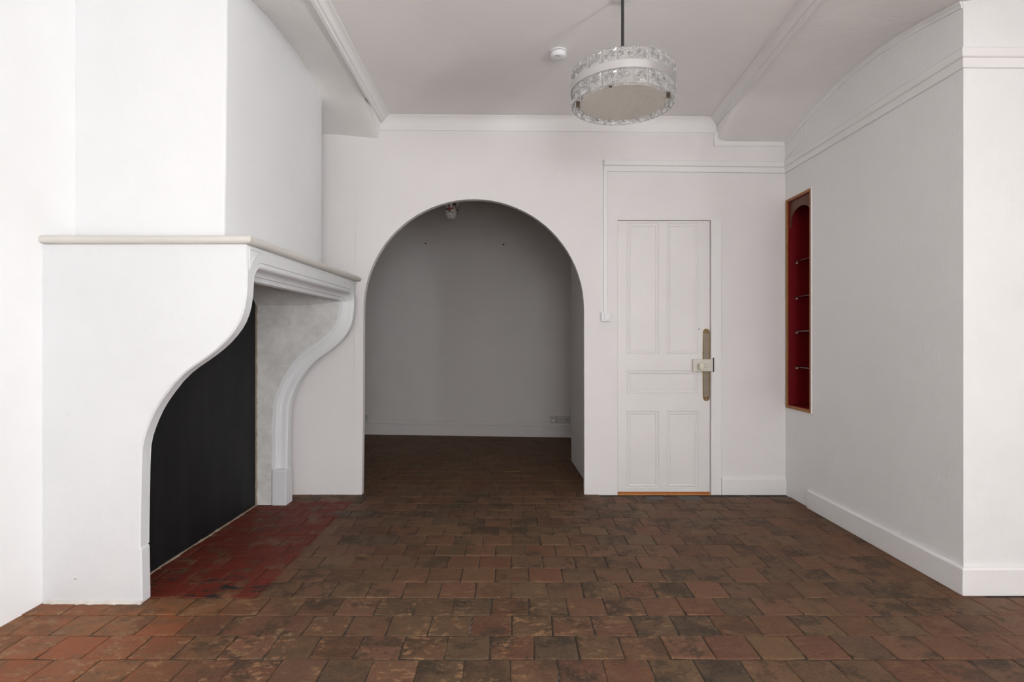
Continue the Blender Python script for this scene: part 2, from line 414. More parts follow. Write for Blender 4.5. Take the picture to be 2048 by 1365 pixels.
# left beam: soffit grid with a sharp haunch at the back wall
li = [(REAR, 2.80), (2.2, 2.822), (3.74, 2.82), (YB, 2.682)]
lo = [(REAR, 2.85), (2.62, 2.895), (2.845, 2.912), (3.03, 2.932), (3.38, 2.93), (3.58, 2.897), (3.80, 2.825), (YB, 2.712)]
ys = [REAR-0.1, 0.5, 1.5, 2.2, 2.45, 2.62, 2.75, 2.845, 2.95, 3.03, 3.12, 3.2, 3.29, 3.38, 3.48, 3.58, 3.69, 3.78, YB+0.01]
def soft(y, a, b, ca=0.0):
    return [(lerp(a[0], b[0], t), y, lerp(a[1], b[1], t)) for t in [i/8 for i in range(9)]]
rows = []
for y in ys:
    zi, zo = interp(li, y), interp(lo, y)
    xe = lerp(-0.945, -0.978, (y-2.0)/2.17); r_ = [(xe, y, zc(-1)+0.02), (xe-0.004, y, zc(-1)-0.030), (-1.008, y, zi+0.006), (-1.024, y, zi)]
    for i in range(1, 9):
        t = i/8; x = lerp(-1.024, -1.33, t)
        wv = 0.006*noise.noise(Vector((x*5, y*3, 1.0))) if y < 3.7 else 0.0
        r_.append((x, y, lerp(zi, zo, t)+wv))
    r_.append((XL-0.05, y, zo))
    rows.append(r_)
m = MB(); m.grid(rows)
bl = m.build('beam', M['beam'], ceiling, smooth=True); bl['label'] = 'left plastered ceiling beam above the chimney hood'
# right beam
ri = [(REAR, 2.79), (2.2, 2.80), (3.60, 2.80), (3.69, 2.792), (YB, 2.662)]
ro = [(REAR, 2.70), (2.40, 2.70), (2.53, 2.708), (2.76, 2.750), (2.95, 2.778), (3.16, 2.795), (3.40, 2.788), (3.64, 2.764), (3.90, 2.716), (YB, 2.648)]
ys = [REAR-0.1, 0.5, 1.5, 2.2, 2.4, 2.53, 2.65, 2.76, 2.86, 2.95, 3.06, 3.16, 3.28, 3.40, 3.52, 3.60, 3.69, 3.80, 3.90, 4.05, YB+0.01]
rows = []
for y in ys:
    zi, zo = interp(ri, y), interp(ro, y); xi = beam_xr(y)+0.055
    h = max(0, (y-3.69)/0.48)
    r_ = [(xi, y, zc(1.5)+0.02), (xi+0.004, y, zi+0.025), (xi+0.012+0.02*h, y, zi+0.008), (xi+0.03+0.03*h, y, zi)]
    for i in range(1, 9):
        t = i/8; x = lerp(xi+0.03+0.03*h, XR+0.01, t)
        r_.append((x, y, lerp(zi, zo, t)+(0.005*noise.noise(Vector((x*4, y*3, 4.0))) if 0 < i < 8 else 0)))
    r_.append((XRR+0.05, y, zo+0.35))
    rows.append(r_)
m = MB(); m.grid(rows)
br = m.build('beam', M['beam'], ceiling, smooth=True); br['label'] = 'right plastered ceiling beam above the red niche'

# cornices: cove section swept along both beams and the back wall
COVE = [(0.0, 0.0), (0.0, -0.006), (0.006, -0.009), (0.014, -0.012), (0.026, -0.022), (0.034, -0.036), (0.038, -0.040), (0.046, -0.041), (0.050, -0.046), (0.050, -0.056), (0.066, -0.058), (0.066, 0.004), (0.0, 0.004)]
def sweep(path, prof, side):
    # path: (x, y, z) points; prof: (u towards the wall, z)
    return [[(x+side[0]*u, y+side[1]*u, z+v) for u, v in prof] for x, y, z in path]
m = MB()
m.loft(sweep([(-0.850, REAR, zc(-.9)), (-0.919, YB-0.02, zc(-.92))], COVE, (-1, 0)))
struct(m.build('trim_1', M['trim'], smooth=True))
m = MB()
m.loft(sweep([(beam_xr(REAR)-0.008, REAR, zc(1.4)), (beam_xr(YB)-0.008, YB-0.02, zc(1.48))], COVE, (1, 0)))
struct(m.build('trim_2', M['trim'], smooth=True))
COVB = [(-0.036, 0.004), (-0.036, -0.006), (-0.028, -0.012), (-0.020, -0.030), (-0.012, -0.044), (-0.011, -0.050), (-0.009, -0.054), (-0.009, -0.104), (-0.006, -0.108), (0.002, -0.108), (0.002, 0.004)]
m = MB(); m.loft(sweep([(-0.995, YB, zc(-1)), (1.535, YB, zc(1.535))], COVB, (0, 1)))
struct(m.build('trim_3', M['trim'], smooth=True))
# flat board stepping down under the right beam
m = MB(); m.box(1.520, 1.552, YB-0.009, YB+0.002, 2.628, 2.735); m.box(1.520, XR, YB-0.0088, YB+0.002, 2.624, 2.660)
struct(m.build('trim_4', M['trim'], bevel=0.002))
# picture rails: section (out, z)
RAIL = [(0.0, 0.0), (0.010, 0.0), (0.012, 0.003), (0.012, 0.040), (0.022, 0.043), (0.024, 0.046), (0.024, 0.078), (0.020, 0.084), (0.008, 0.088), (0.0, 0.088)]
m = MB(); rings = []
for x, z in ((0.692, 2.434), (XR, 2.420)):
    rings.append([(x, YB-o*1.1, z+v) for o, v in RAIL])
m.loft(rings); struct(m.build('trim_5', M['trim'], bevel=0.001))
m = MB(); rings = []
for y, z in ((YB, 2.420), (YN-0.004, 2.402)):
    rings.append([(XR-o, y if y > 3 else y-o, z+v*(1.0 if y > 3 else 1.06)) for o, v in RAIL])
m.loft(rings); struct(m.build('trim_6', M['trim'], bevel=0.001))
m = MB(); rings = []
for x, z in ((XR, 2.402), (XRR, 2.395)):
    rings.append([(x-o if x == XR else x, YN-0.004-o, z+v*1.06) for o, v in RAIL])
m.loft(rings); struct(m.build('trim_7', M['trim'], bevel=0.001))
# thin lath following the arched edge of the right beam on the wall
m = MB(); rings = []
for y in (2.53, 2.65, 2.76, 2.86, 2.95, 3.06, 3.16, 3.28, 3.40, 3.52, 3.64, 3.77, 3.90, 4.05, YB):
    z = interp(ro, y)+0.006
    rings.append([(XR+0.001, y, z-0.034), (XR-0.006, y, z-0.034), (XR-0.008, y, z-0.030), (XR-0.008, y, z-0.018), (XR-0.014, y, z-0.014), (XR-0.014, y, z+0.004), (XR+0.001, y, z+0.004)])
m.loft(rings); struct(m.build('trim_8', M['trim']))
m = MB(); m.prism([(YB, 2.515), (3.87, 2.600), (3.87, 2.69), (YB, 2.63)], 'x', XR-0.004, XR+0.001); struct(m.build('trim_9', M['trim'], bevel=0.002))

# skirting
SK = [(0.0, 0.0), (0.018, 0.0), (0.018, 0.118), (0.014, 0.126), (0.0, 0.128)]
m = MB(); m.prism([(YB-o, z) for o, z in SK], 'x', 1.575, XR); struct(m.build('baseboard_back', M['trim'], bevel=0.002))
m = MB(); m.loft([[(XR-o, y-o*(y < 3), z) for o, z in SK] for y in (YN-0.004, 3.835)]); struct(m.build('baseboard_right', M['trim'], bevel=0.003))
m = MB(); m.loft([[(x-o*(x == XR), YN-0.004-o, z) for o, z in SK] for x in (XR, XRR)]); struct(m.build('baseboard_return', M['trim'], bevel=0.003))

# ------------------------------------------------------------------ room beyond the arch
def quadwall(name, pts, mat, h0=-0.02, h1=3.1, th=0.06, parent=None):
    m = MB()
    (x0, ya), (x1, yb) = pts; d = Vector((x1-x0, yb-ya, 0)).normalized(); nn = Vector((-d.y, d.x, 0))*th
    ring = [(x0, ya), (x1, yb), (x1+nn.x, yb+nn.y), (x0+nn.x, ya+nn.y)]
    m.prism(ring, 'z', h0, h1); return m.build(name, mat, parent)
FA, FB = (-3.2, 6.99), (0.80, 6.633)           # far wall line, a little askew
def fary(x): return lerp(FA[1], FB[1], (x-FA[0])/(FB[0]-FA[0]))
wf = struct(quadwall('wall_far', (FA, FB), M['farwall']))
struct(quadwall('wall_far_right', ((0.765, 6.70), (0.625, 5.36)), M['farwall'], th=-0.05))
struct(quadwall('wall_passage', ((0.625, 5.36), (0.665, YB+0.04)), M['farwall'], th=-0.05))
m = MB(); m.box(-3.3, -3.2, YB, 7.1, -0.02, 3.1); struct(m.build('wall_far_left', M['farwall']))
m = MB(); m.box(-3.3, 0.9, YB+0.05, 7.1, 2.86, 2.95); m.build('far_ceiling', M['ceiling'], ceiling)
m = MB(); m.box(-3.3, XL-0.1, YB, YB+0.05, -0.02, 3.1); m.build('wall_piece', M['farwall'], wall_back)
def askew(name, x0, x1, prof, kind=True):
    m = MB(); m.loft([[(x, fary(x)-o, z) for o, z in prof] for x in (x0, x1)])
    o = m.build(name, M['farwall'], bevel=0.002); return struct(o)
askew('baseboard_far', -3.2, 0.75, [(0, 0), (0.02, 0), (0.02, 0.132), (0.026, 0.136), (0.026, 0.150), (0.018, 0.166), (0.008, 0.180), (0, 0.182)])
askew('trim_10', -3.2, 0.75, [(0, 2.545), (0.012, 2.545), (0.012, 2.570), (0.022, 2.575), (0.022, 2.595), (0, 2.600)])
m = MB(); m.prism([(0.625, 5.36), (0.665, YB+0.05), (0.645, YB+0.05), (0.605, 5.345)], 'z', 0, 0.16); struct(m.build('baseboard_passage', M['farwall'], bevel=0.003))
m = MB(); m.prism([(0.765, 6.65), (0.625, 5.36), (0.613, 5.36), (0.750, 6.65)], 'z', 0, 0.15); struct(m.build('baseboard_far_right', M['farwall'], bevel=0.003))
# room behind the door: closed, with an added warm light that makes the gap glow
m = MB(); m.box(0.75, 2.3, 5.3, 5.4, -0.02, 3.1); m.box(2.3, 2.4, YB+0.05, 5.4, -0.02, 3.1); m.box(0.70, 0.75, YB+0.05, 5.4, -0.02, 3.1)
struct(m.build('wall_corridor', M['wall']))
l = bpy.data.lights.new('door_gap_glow_light', 'POINT'); l.energy = 12; l.color = (1.0, 0.75, 0.5); l.shadow_soft_size = 0.1
lo_ = bpy.data.objects.new('door_gap_glow_light', l); COL.objects.link(lo_); lo_.location = (1.15, 4.75, 1.2)
m = MB(); m.box(DX0+0.001, DX1-0.001, YB-0.004, YB+0.30, -0.005, 0.007)
struct(m.build('trim_11', M['threshold'], bevel=0.002))
m = MB(); m.box(DX1+0.004, 1.573, YB-0.012, YB+0.001, 0.0, DZ+0.0); m.box(DX1, DX1+0.0045, YB-0.010, YB+0.001, 0.0, DZ)
struct(m.build('trim_12', M['trim'], bevel=0.002))

# ------------------------------------------------------------------ door
def PX(u): return (u-1024)/265.4
def PZ(v): return CAMZ+(682.5-v)/265.4
DY = YB+0.006                                    # face of the door leaf
x0, x1, z0, z1 = PX(1235.5), PX(1420), 0.019, DZ-0.006
panels = [(1253, 1318, 446, 709.3), (1333, 1396.8, 446, 709.3), (1253, 1396.8, 741.5, 789.5), (1253, 1318, 823, 977), (1333, 1396.8, 823, 977)]
P = [(PX(a), PX(b), PZ(d), PZ(c)) for a, b, c, d in panels]
m = MB()
def rail(xa, xb, za, zb): m.box(xa, xb, DY, DY+0.034, za, zb)
rail(x0, P[0][0], z0, z1); rail(P[1][1], x1, z0, z1)             # stiles
rail(P[0][0], P[1][1], P[0][3], z1); rail(P[0][0], P[1][1], P[2][3], P[0][2]); rail(P[0][0], P[1][1], P[3][3], P[2][2]); rail(P[0][0], P[1][1], z0, P[3][2])
rail(P[0][1], P[1][0], P[0][2], P[0][3]); rail(P[3][1], P[4][0], P[3][2], P[3][3])
door = struct(m.build('door_1', M['door'], bevel=0.0))
for (a, b, c, d) in P:
    mb = MB()
    steps = [(0, 0.0005), (0.003, 0.0045), (0.006, 0.005), (0.012, 0.0015), (0.020, 0.002), (0.026, 0.0065), (0.030, 0.007), (0.0325, 0.005)]
    rings = [[(a+i, DY+y, c+i), (b-i, DY+y, c+i), (b-i, DY+y, d-i), (a+i, DY+y, d-i)] for i, y in steps]
    mb.loft(rings, False, True)
    mb.build('panel', M['door'], door)
# finger plates: pierced field, beaded border, round ends
def plate(zlo, zhi, up):
    cx = PX(1413); hw = 0.0285
    def outl(h, n=10):
        pts = [(cx-h, zlo if up else zhi)]; r = h*0.9
        zc_ = (zhi-r) if up else (zlo+r)
        for i in range(n+1):
            a = PI-PI*i/n
            pts.append((cx+r*math.cos(a), zc_+(r*math.sin(a) if up else -r*math.sin(a))))
        pts.append((cx+h, zlo if up else zhi)); return pts
    mb = MB(); mb.prism(outl(hw), 'y', DY-0.002, DY+0.0005)
    pl = mb.build('finger_plate', M['brass'], door, origin=(cx, DY, (zlo+zhi)/2)); pl['label'] = 'pierced brass finger plate above the lock' if up else 'pierced brass finger plate below the lock'
    fz0, fz1 = (zlo+0.010, zhi-0.036) if up else (zlo+0.036, zhi-0.010)
    mb = MB(); mb.box(cx-0.019, cx+0.019, DY-0.0032, DY-0.001, fz0, fz1); mb.build('pierced_field', M['brassperf'], pl, origin=(cx, DY, 0))
    mb = MB(); n = 12
    def dot(x, z, r):
        mb.loft([[(x+q*math.cos(2*PI*i/8), DY+y, z+q*math.sin(2*PI*i/8)) for i in range(8)] for q, y in ((r, -0.001), (r, -0.0034), (r*0.5, -0.0048))])
    for i in range(n):
        z = lerp(fz0, fz1, (i+0.5)/n)
        for s in (-1, 1): mb.box(cx+s*0.0240-0.0018, cx+s*0.0240+0.0018, DY-0.0042, DY-0.001, z-0.0040, z+0.0040)
    ze = (zhi-0.026) if up else (zlo+0.026); sg = 1 if up else -1
    dot(cx, ze+sg*0.004, 0.0055)
    for i in range(7):
        a = PI*i/6; dot(cx+0.0185*math.cos(a), ze+sg*0.0185*math.sin(a), 0.0030)
    for i in range(5): dot(cx-0.016+0.008*i, (fz1 if up else fz0)+sg*0.003, 0.0026)
    for i in range(5): dot(cx-0.016+0.008*i, (fz0 if up else fz1)-sg*0.003, 0.0030)
    mb.build('bead_border', M['bead'], pl)['kind'] = 'stuff'
plate(PZ(721), PZ(657.6), True); plate(PZ(802.6), PZ(741), False)
lk = boxo('lock_box', M['cream'], door, PX(1384.3), PX(1424.0), DY-0.030, DY-0.0005, PZ(743), PZ(718.6), 0.003)
lk['label'] = 'cream painted rim lock box'
mb = MB(); kc = (PX(1398), DY-0.030, PZ(732.7))
prof = [(0.010, 0.0), (0.010, -0.006), (0.0075, -0.010), (0.0075, -0.018), (0.012, -0.022), (0.019, -0.030), (0.0215, -0.038), (0.019, -0.047), (0.010, -0.053), (0.002, -0.055)]
n = 20; rings = [[(kc[0]+r*math.cos(2*PI*k/n), kc[1]+d, kc[2]+1.35*r*math.sin(2*PI*k/n)) for k in range(n)] for r, d in prof]
mb.loft(rings); mb.build('knob', M['ceramic'], lk, smooth=True)
mb = MB(); c0 = (PX(1410.3), DY-0.030, PZ(732)); n = 18
mb.loft([[(c0[0]+r*math.cos(2*PI*k/n), c0[1]+d, c0[2]+r*math.sin(2*PI*k/n)) for k in range(n)] for r, d in ((0.017, 0.001), (0.017, -0.002), (0.013, -0.004), (0.013, -0.0025), (0.010, -0.0025), (0.009, -0.005))])
mb.build('key_cylinder', M['cream'], lk)
boxo('lock_strike', M['slot'], door, PX(1424.2), PX(1426), DY-0.030, DY-0.012, PZ(744), PZ(716), 0.001)
mb = MB(); mb.lathe([(0.004, -0.004), (0.004, 0.004)], (PX(1398.5), DY-0.001, PZ(659)), 8); mb.build('nail', M['slot'], door)

# ------------------------------------------------------------------ switch, trunking, sockets
sw = thing('light_switch', 'square white light switch on the wall left of the panelled door', 'switch', (PX(1210.5), YB-0.004, PZ(635)))
cx, cz = PX(1210.5), PZ(634.5); yw = YB-0.004
boxo('switch_plate', M['plastic'], sw, cx-0.034, cx+0.033, yw-0.026, yw, cz-0.034, cz+0.034, 0.003)
boxo('rocker', M['plastic'], sw, cx-0.013, cx+0.028, yw-0.032, yw-0.024, cz-0.023, cz+0.023, 0.002)
m = MB(); m.box(PX(1206.8), PX(1213.6), yw-0.010, yw, cz+0.034, 2.436)
tag(m.build('cable_trunking', M['trim'], bevel=0.002), 'slim white cable trunking running down the wall to the light switch', 'trunking')
def socket(xc, zc_, label, kind):
    y = fary(xc)
    t = thing('wall_socket', label, 'socket', (xc, y, zc_-0.04), 'sockets above the far skirting board')
    boxo('face_plate', M['plasticdull'], t, xc-0.038, xc+0.038, y-0.030, y+0.0, zc_-0.042, zc_+0.042, 0.003)
    mb = MB()
    n = 16; rr = 0.022 if kind == 'power' else 0.007
    mb.loft([[(xc+rr*math.cos(2*PI*i/n), y-0.0312+d, zc_+rr*math.sin(2*PI*i/n)) for i in range(n)] for d in (0.0, 0.004)])
    mb.build('socket_hole', M['slot'] if kind != 'power' else M['plastic'], t)
    if kind == 'power':
        for s in (-1, 1):
            mb = MB(); mb.box(xc+s*0.0095-0.003, xc+s*0.0095+0.003, y-0.0325, y-0.030, zc_-0.003, zc_+0.003); mb.build('pin_hole', M['slot'], t)
        mb = MB(); mb.box(xc-0.02, xc+0.02, y-0.0325, y-0.030, zc_+0.010, zc_+0.015); mb.build('pin_hole', M['slot'], t)
for u, lab, kd in ((1106.5, 'power socket on the far wall, leftmost of the row of three', 'power'), (1119.6, 'small socket with one hole in the middle of the row of three', 'aerial'), (1132.4, 'small socket with one hole, rightmost, nearest the far corner', 'aerial')):
    yy = 6.67; xc = (u-1024)/1107*yy; socket(xc, CAMZ-(839-682.5)/1107*yy, lab, kd)
socket((730.0-1024)/1107*6.85, CAMZ-(838-682.5)/1107*6.85, 'socket low on the far wall half hidden by the left side of the arch', 'power')
for u, v, lab in ((851, 487, 'tiny dark screw in the far wall, left of two'), (1007, 489.5, 'tiny dark screw in the far wall, right of two')):
    yy = fary((u-1024)/1107*6.75); p = ((u-1024)/1107*yy, yy, CAMZ+(682.5-v)/1107*yy)
    mb = MB(); n = 10; mb.loft([[(p[0]+r*math.cos(2*PI*i/n), p[1]+d, p[2]+r*math.sin(2*PI*i/n)) for i in range(n)] for r, d in ((0.010, 0.003), (0.010, -0.002), (0.006, -0.006))])
    tag(mb.build('wall_screw', M['slot']), lab, 'screw', 'screws in the far wall')
mb = MB(); pts = []
for i in range(9):
    x = lerp(0.36, 0.71, i/8); pts.append((x, fary(x)-0.028, lerp(0.118, 0.085, i/8)+0.006*math.sin(i*2.0)))
for a, b in zip(pts, pts[1:]): mb.tube(a, b, 0.003, 6)
tag(mb.build('cable', M['plasticdull']), 'thin cable clipped along the far skirting board towards the corner', 'cable')

# ------------------------------------------------------------------ fireplace
fp = thing('fireplace', 'white painted stone fireplace with S shaped jambs, black fireback and tall plaster hood', 'fireplace', (-1.75, 3.2, 0))
PROF = [(-1.166, 1.584), (-1.167, 1.50), (-1.168, 1.42), (-1.171, 1.365), (-1.178, 1.316), (-1.187, 1.280), (-1.200, 1.245), (-1.219, 1.211), (-1.243, 1.179), (-1.270, 1.149), (-1.300, 1.121),
        (-1.334, 1.094), (-1.370, 1.068), (-1.410, 1.041), (-1.447, 1.012), (-1.487, 0.972), (-1.523, 0.926), (-1.553, 0.884), (-1.577, 0.843), (-1.597, 0.800), (-1.612, 0.762), (-1.624, 0.724), (-1.632, 0.683), (-1.636, 0.60), (-1.639, 0.45), (-1.641, 0.30), (-1.641, 0.245)]
SH = 0.0305
def sx_(x, y): return x+SH*(y-2.44)
def nrm(i):
    a = Vector(PROF[max(0, i-1)]); b = Vector(PROF[min(len(PROF)-1, i+1)]); t = (b-a).normalized()
    return Vector((t.y, -t.x))*-1 if False else Vector((-t.y, t.x))       # points out of the stone, into the room
cum = [0]
for a, b in zip(PROF, PROF[1:]): cum.append(cum[-1]+(Vector(b)-Vector(a)).length)
SE = cum[-1]
def sheet(Y, s, d=0.0):
    s = max(0, min(SE-1e-6, s))
    for i in range(len(cum)-1):
        if s <= cum[i+1]:
            t = (s-cum[i])/(cum[i+1]-cum[i]); p = Vector(PROF[i]).lerp(Vector(PROF[i+1]), t)
            n_ = nrm(i).lerp(nrm(i+1), t).normalized(); q = p-n_*d
            return (sx_(q.x, Y), Y, q.y)
YN0, YN1 = 2.44, 2.497        # near jamb: outside, start of moulding
YF0, YF1 = 3.995, 3.935       # far jamb
SL = 0.064                    # lintel fascia height before the moulding
RC = 0.085                    # corner radius
path = []                     # (Y, s, nY, ns, outerY, outerS)
ss = [s for s in cum if s > SL+RC+0.01]
for s in reversed(ss): path.append((YN1, s, 1, 0, YN0, s))
K = 8
for i in range(K+1):
    a = PI/2*i/K; Yp = YN1+RC-RC*math.cos(a); sp = SL+RC-RC*math.sin(a)
    o = (YN0, lerp(SL+RC, 0, min(1, 2*i/K))) if i <= K/2 else (lerp(YN0, YN1+RC, 2*i/K-1), 0)
    path.append((Yp, sp, math.cos(a), math.sin(a), *o))
for i in range(1, 8):
    Yp = lerp(YN1+RC, YF1-RC, i/8); path.append((Yp, SL, 0, 1, Yp, 0))
for i in range(K+1):
    a = PI/2*(1-i/K); Yp = YF1-RC+RC*math.cos(a); sp = SL+RC-RC*math.sin(a)
    o = (lerp(YF1-RC, YF0, 2*i/K), 0) if i <= K/2 else (YF0, lerp(0, SL+RC, 2*i/K-1))
    path.append((Yp, sp, -math.cos(a), math.sin(a), *o))
for s in ss: path.append((YF1, s, -1, 0, YF0, s))
MOLD = [(0.0, 0.0), (0.004, 0.007), (0.010, 0.004), (0.017, 0.002), (0.024, 0.004), (0.030, 0.011), (0.033, 0.022), (0.037, 0.036), (0.045, 0.047), (0.054, 0.053), (0.058, 0.054), (0.061, 0.062), (0.070, 0.066), (0.080, 0.069), (0.085, 0.078), (0.085, 0.105)]
rows = []
for (Yp, s, nY, ns, oY, oS) in path:
    f = lerp(0.45, 1.0, ns)
    sg = -1 if oY < 3 else 1
    r_ = []
    if abs(ns) < 0.999 or True:
        r_.append(sheet(oY, oS, 0.006)); r_.append(sheet(lerp(oY, Yp, 0.12), lerp(oS, s, 0.12), 0.0))
    r_.append(sheet(lerp(oY, Yp, 0.7), lerp(oS, s, 0.7), 0.0))
    for wd, d in MOLD: r_.append(sheet(Yp+nY*wd*f, s+ns*wd, d))
    rows.append(r_)
m = MB(); m.grid(rows); m.build('surround', M['stone'], fp, smooth=True)
# jambs: side slabs with the S outline
def ring_at(Y, d):
    pts = [sheet(Y, s, d) for s in cum]; pts[-1] = (pts[-1][0], Y, 0.0); 
    return pts+[(XL-0.02, Y, 0.0), (XL-0.02, Y, 1.584)]
m = MB(); m.loft([ring_at(YN0, 0.006), ring_at(YN0+0.012, 0.012), ring_at(2.50, 0.03), ring_at(YN1+0.036, 0.098)])
jb = m.build('jamb', M['stone'], fp)
m = MB(); m.loft([ring_at(YF1-0.036, 0.098), ring_at(3.94, 0.03), ring_at(YF0-0.012, 0.012), ring_at(YF0, 0.006)])
m.build('jamb', M['stone'], fp)
# grey limestone cheek on the inner face of the far jamb
YC = YF1-0.042
pts = [sheet(YC, s, 0.094) for s in cum if s > 0.16]
poly = [(p[0], p[2]) for p in pts]; poly[-1] = (poly[-1][0], 0.012)
m = MB(); m.loft([[(x, Y, z) for x, z in poly+[(-1.80, 0.012), (-1.80, 1.407), (-1.415, 1.409), (-1.30, 1.425)]] for Y in (YC, YF1-0.034)])
ck = m.build('inner_cheek', M['cheek'], fp); ck['label'] = 'bare grey limestone cheek inside the far jamb'
# slanting stone above the cheek and the dark smoke chamber roof
m = MB()
m.loft([[(-1.80, YC, 1.407), (-1.415, YC, 1.409), (-1.25, YC, 1.432), (-1.25, YC, 1.47), (-1.80, YC, 1.47)],
        [(-1.80, YC-0.13, 1.53), (-1.415, YC-0.13, 1.53), (-1.25, YC-0.13, 1.53), (-1.25, YC-0.13, 1.555), (-1.80, YC-0.13, 1.555)]])
m.build('smoke_shelf', M['cheek'], fp)
boxo('smoke_chamber_roof', M['cheek'], fp, -2.06, -1.24, 2.52, YC, 1.53, 1.58, 0)
m = MB(); m.box(sx_(-1.27, 2.5), -1.2, 2.53, YC, 1.50, 1.584)
# fireback board with a ragged mortar edge
boxo('fireback', M['black'], fp, -1.83, -1.803, 2.52, YC-0.001, 0.006, 1.535, 0.001)
m = MB(); rings = []
for i in range(40):
    z = lerp(0.0, 1.41, i/39); j = 0.006*noise.noise(Vector((z*23, 0, 0))); j2 = 0.004*noise.noise(Vector((z*31, 5, 0)))
    rings.append([(-1.803, YC-0.006-j2, z), (-1.794+j, YC-0.006-j2, z), (-1.790+j, YC+0.002, z), (-1.803, YC+0.002, z)])
m.loft(rings); me_ = m.build('mortar_joint', M['mortar'], fp); me_['label'] = 'ragged brown mortar edge beside the fireback'
m = MB(); rings = []
for i in range(40):
    y = lerp(2.55, YC, i/39); j = 0.005*noise.noise(Vector((y*17, 3, 0)))
    rings.append([(-1.803, y, 0.004+j), (-1.796+j, y, 0.003), (-1.788+j*2, y, -0.004), (-1.803, y, -0.004)])
m.loft(rings); m.build('mortar_joint', M['mortar'], fp)
# plinths under the legs, slightly proud
for (ya, yb, yo) in ((YN0-0.004, YN1+0.002, 1), (YF1-0.049, YF0+0.004, -1)):
    ya += 0.0045*yo if yo > 0 else 0; xa = sx_(-1.630, ya); m = MB()
    n0 = -0.012
    zt = [(0.0, 0.0), (0.235, 0.0), (0.250, 0.010), (0.256, 0.020)]
    rings = [[(xa-0.10+0.0, ya+i*0.3, z), (xa-i-0.004*(z > 0.1), ya+i*0.3, z), (xa-i-0.004*(z > 0.1), yb-i*0.3-(0.05 if False else 0), z), (xa-0.10, yb-i*0.3, z)] for z, i in zt]
    m.loft(rings); m.build('plinth', M['stone'], fp, bevel=0.004)
# raised spandrel fillets in the upper corners of the front
for (ya, yb, s) in ((YN0+0.018, YN1+0.075, 1), (YF0-0.018, YF1-0.075, -1)):
    tri = [(ya, 0.018), (yb, 0.018), (lerp(ya, yb, .45), 0.042), (lerp(ya, yb, .15), 0.075), (ya, 0.11)]
    m = MB()
    for a, b in zip(tri, tri[1:]+tri[:1]):
        p = Vector(sheet(a[0], a[1], -0.001)); q = Vector(sheet(b[0], b[1], -0.001)); m.tube(p, q, 0.0028, 6)
    m.build('spandrel_fillet', M['stone'], fp)
# mantel shelf with a full-round nose
def ring_shelf(o, z):
    c = [(-2.058, 2.432, -1, -1), (-1.156, 2.432, 1, -1), (-1.106, 4.000, 1, 1), (-2.058, 4.000, -1, 1)]
    pts = []
    edge = [(c[0], c[1], 14), (c[1], c[2], 22), (c[2], c[3], 6), (c[3], c[0], 6)]
    for a, b, n_ in edge:
        for i in range(n_):
            t = i/n_; x = lerp(a[0], b[0], t); y = lerp(a[1], b[1], t)
            ex, ey = (lerp(a[2], b[2], t), lerp(a[3], b[3], t)) if t == 0 else ((a[2] if a[2] == b[2] else 0), (a[3] if a[3] == b[3] else 0))
            wv = 0.0018*noise.noise(Vector((x*11, y*11, z*6)))
            pts.append((max(XL-0.002, x+ex*(o+wv)), y+ey*(o+wv), z+0.0022*noise.noise(Vector((x*6, y*6, 9)))))
    return pts
m = MB(); rr = 0.0185; zc0 = 1.6035
m.loft([ring_shelf(0.010+(-0.03 if k in (0, 10) else 0)+rr*(math.cos(-PI/2+PI*k/10)-1)+0.004, zc0+rr*math.sin(-PI/2+PI*k/10)) for k in range(11)])
sh = m.build('mantel_shelf', M['shelfstone'], fp, smooth=True); sh['label'] = 'mantel shelf of aged cream stone with rounded edge'
# hood
def ring_hood(z):
    t = (z-1.62)/1.3; xb = -1.362+0.014*t; xf = -1.312+0.006*t
    wv = lambda k: 0.004*noise.noise(Vector((z*3.1, k, 0)))
    r = 0.012; pts = [(XL-0.02, 2.622+wv(1))]
    for i in range(5):
        a = -PI/2+PI/2*i/4; pts.append((xb+wv(2)-r+r*math.cos(a), 2.622+wv(1)+r+r*math.sin(a)))
    for i in range(1, 6): pts.append((lerp(xb, xf, i/6)+wv(2+i*.6)*1.3, lerp(2.64, 3.79, i/6)))
    for i in range(5):
        a = PI/2*i/4; pts.append((xf+wv(6)-r+r*math.cos(a), 3.812-r+r*math.sin(a)))
    pts.append((XL-0.02, 3.812))
    return [(x, y, z) for x, y in pts]
m = MB(); m.loft([ring_hood(lerp(1.616, 3.0, i/20)) for i in range(21)])
hd = m.build('hood', M['hoodp'], fp, smooth=True); hd['label'] = 'tall white plaster hood rising from the mantel to the ceiling'
# crumbling plaster along the foot of the near jamb
m = MB(); rings = []
for i in range(50):
    x = lerp(-2.06, -1.63, i/49); j = 0.007*noise.noise(Vector((x*31, 0, 2))); j2 = 0.008*noise.noise(Vector((x*19, 7, 2)))
    rings.append([(x, YN0+0.002, 0.014+j2), (x, YN0-0.006-j, 0.010+j2*0.6), (x, YN0-0.013-j, -0.006), (x, YN0+0.002, -0.006)])
m.loft(rings); m.build('plaster_foot', M['shelfstone'], fp)

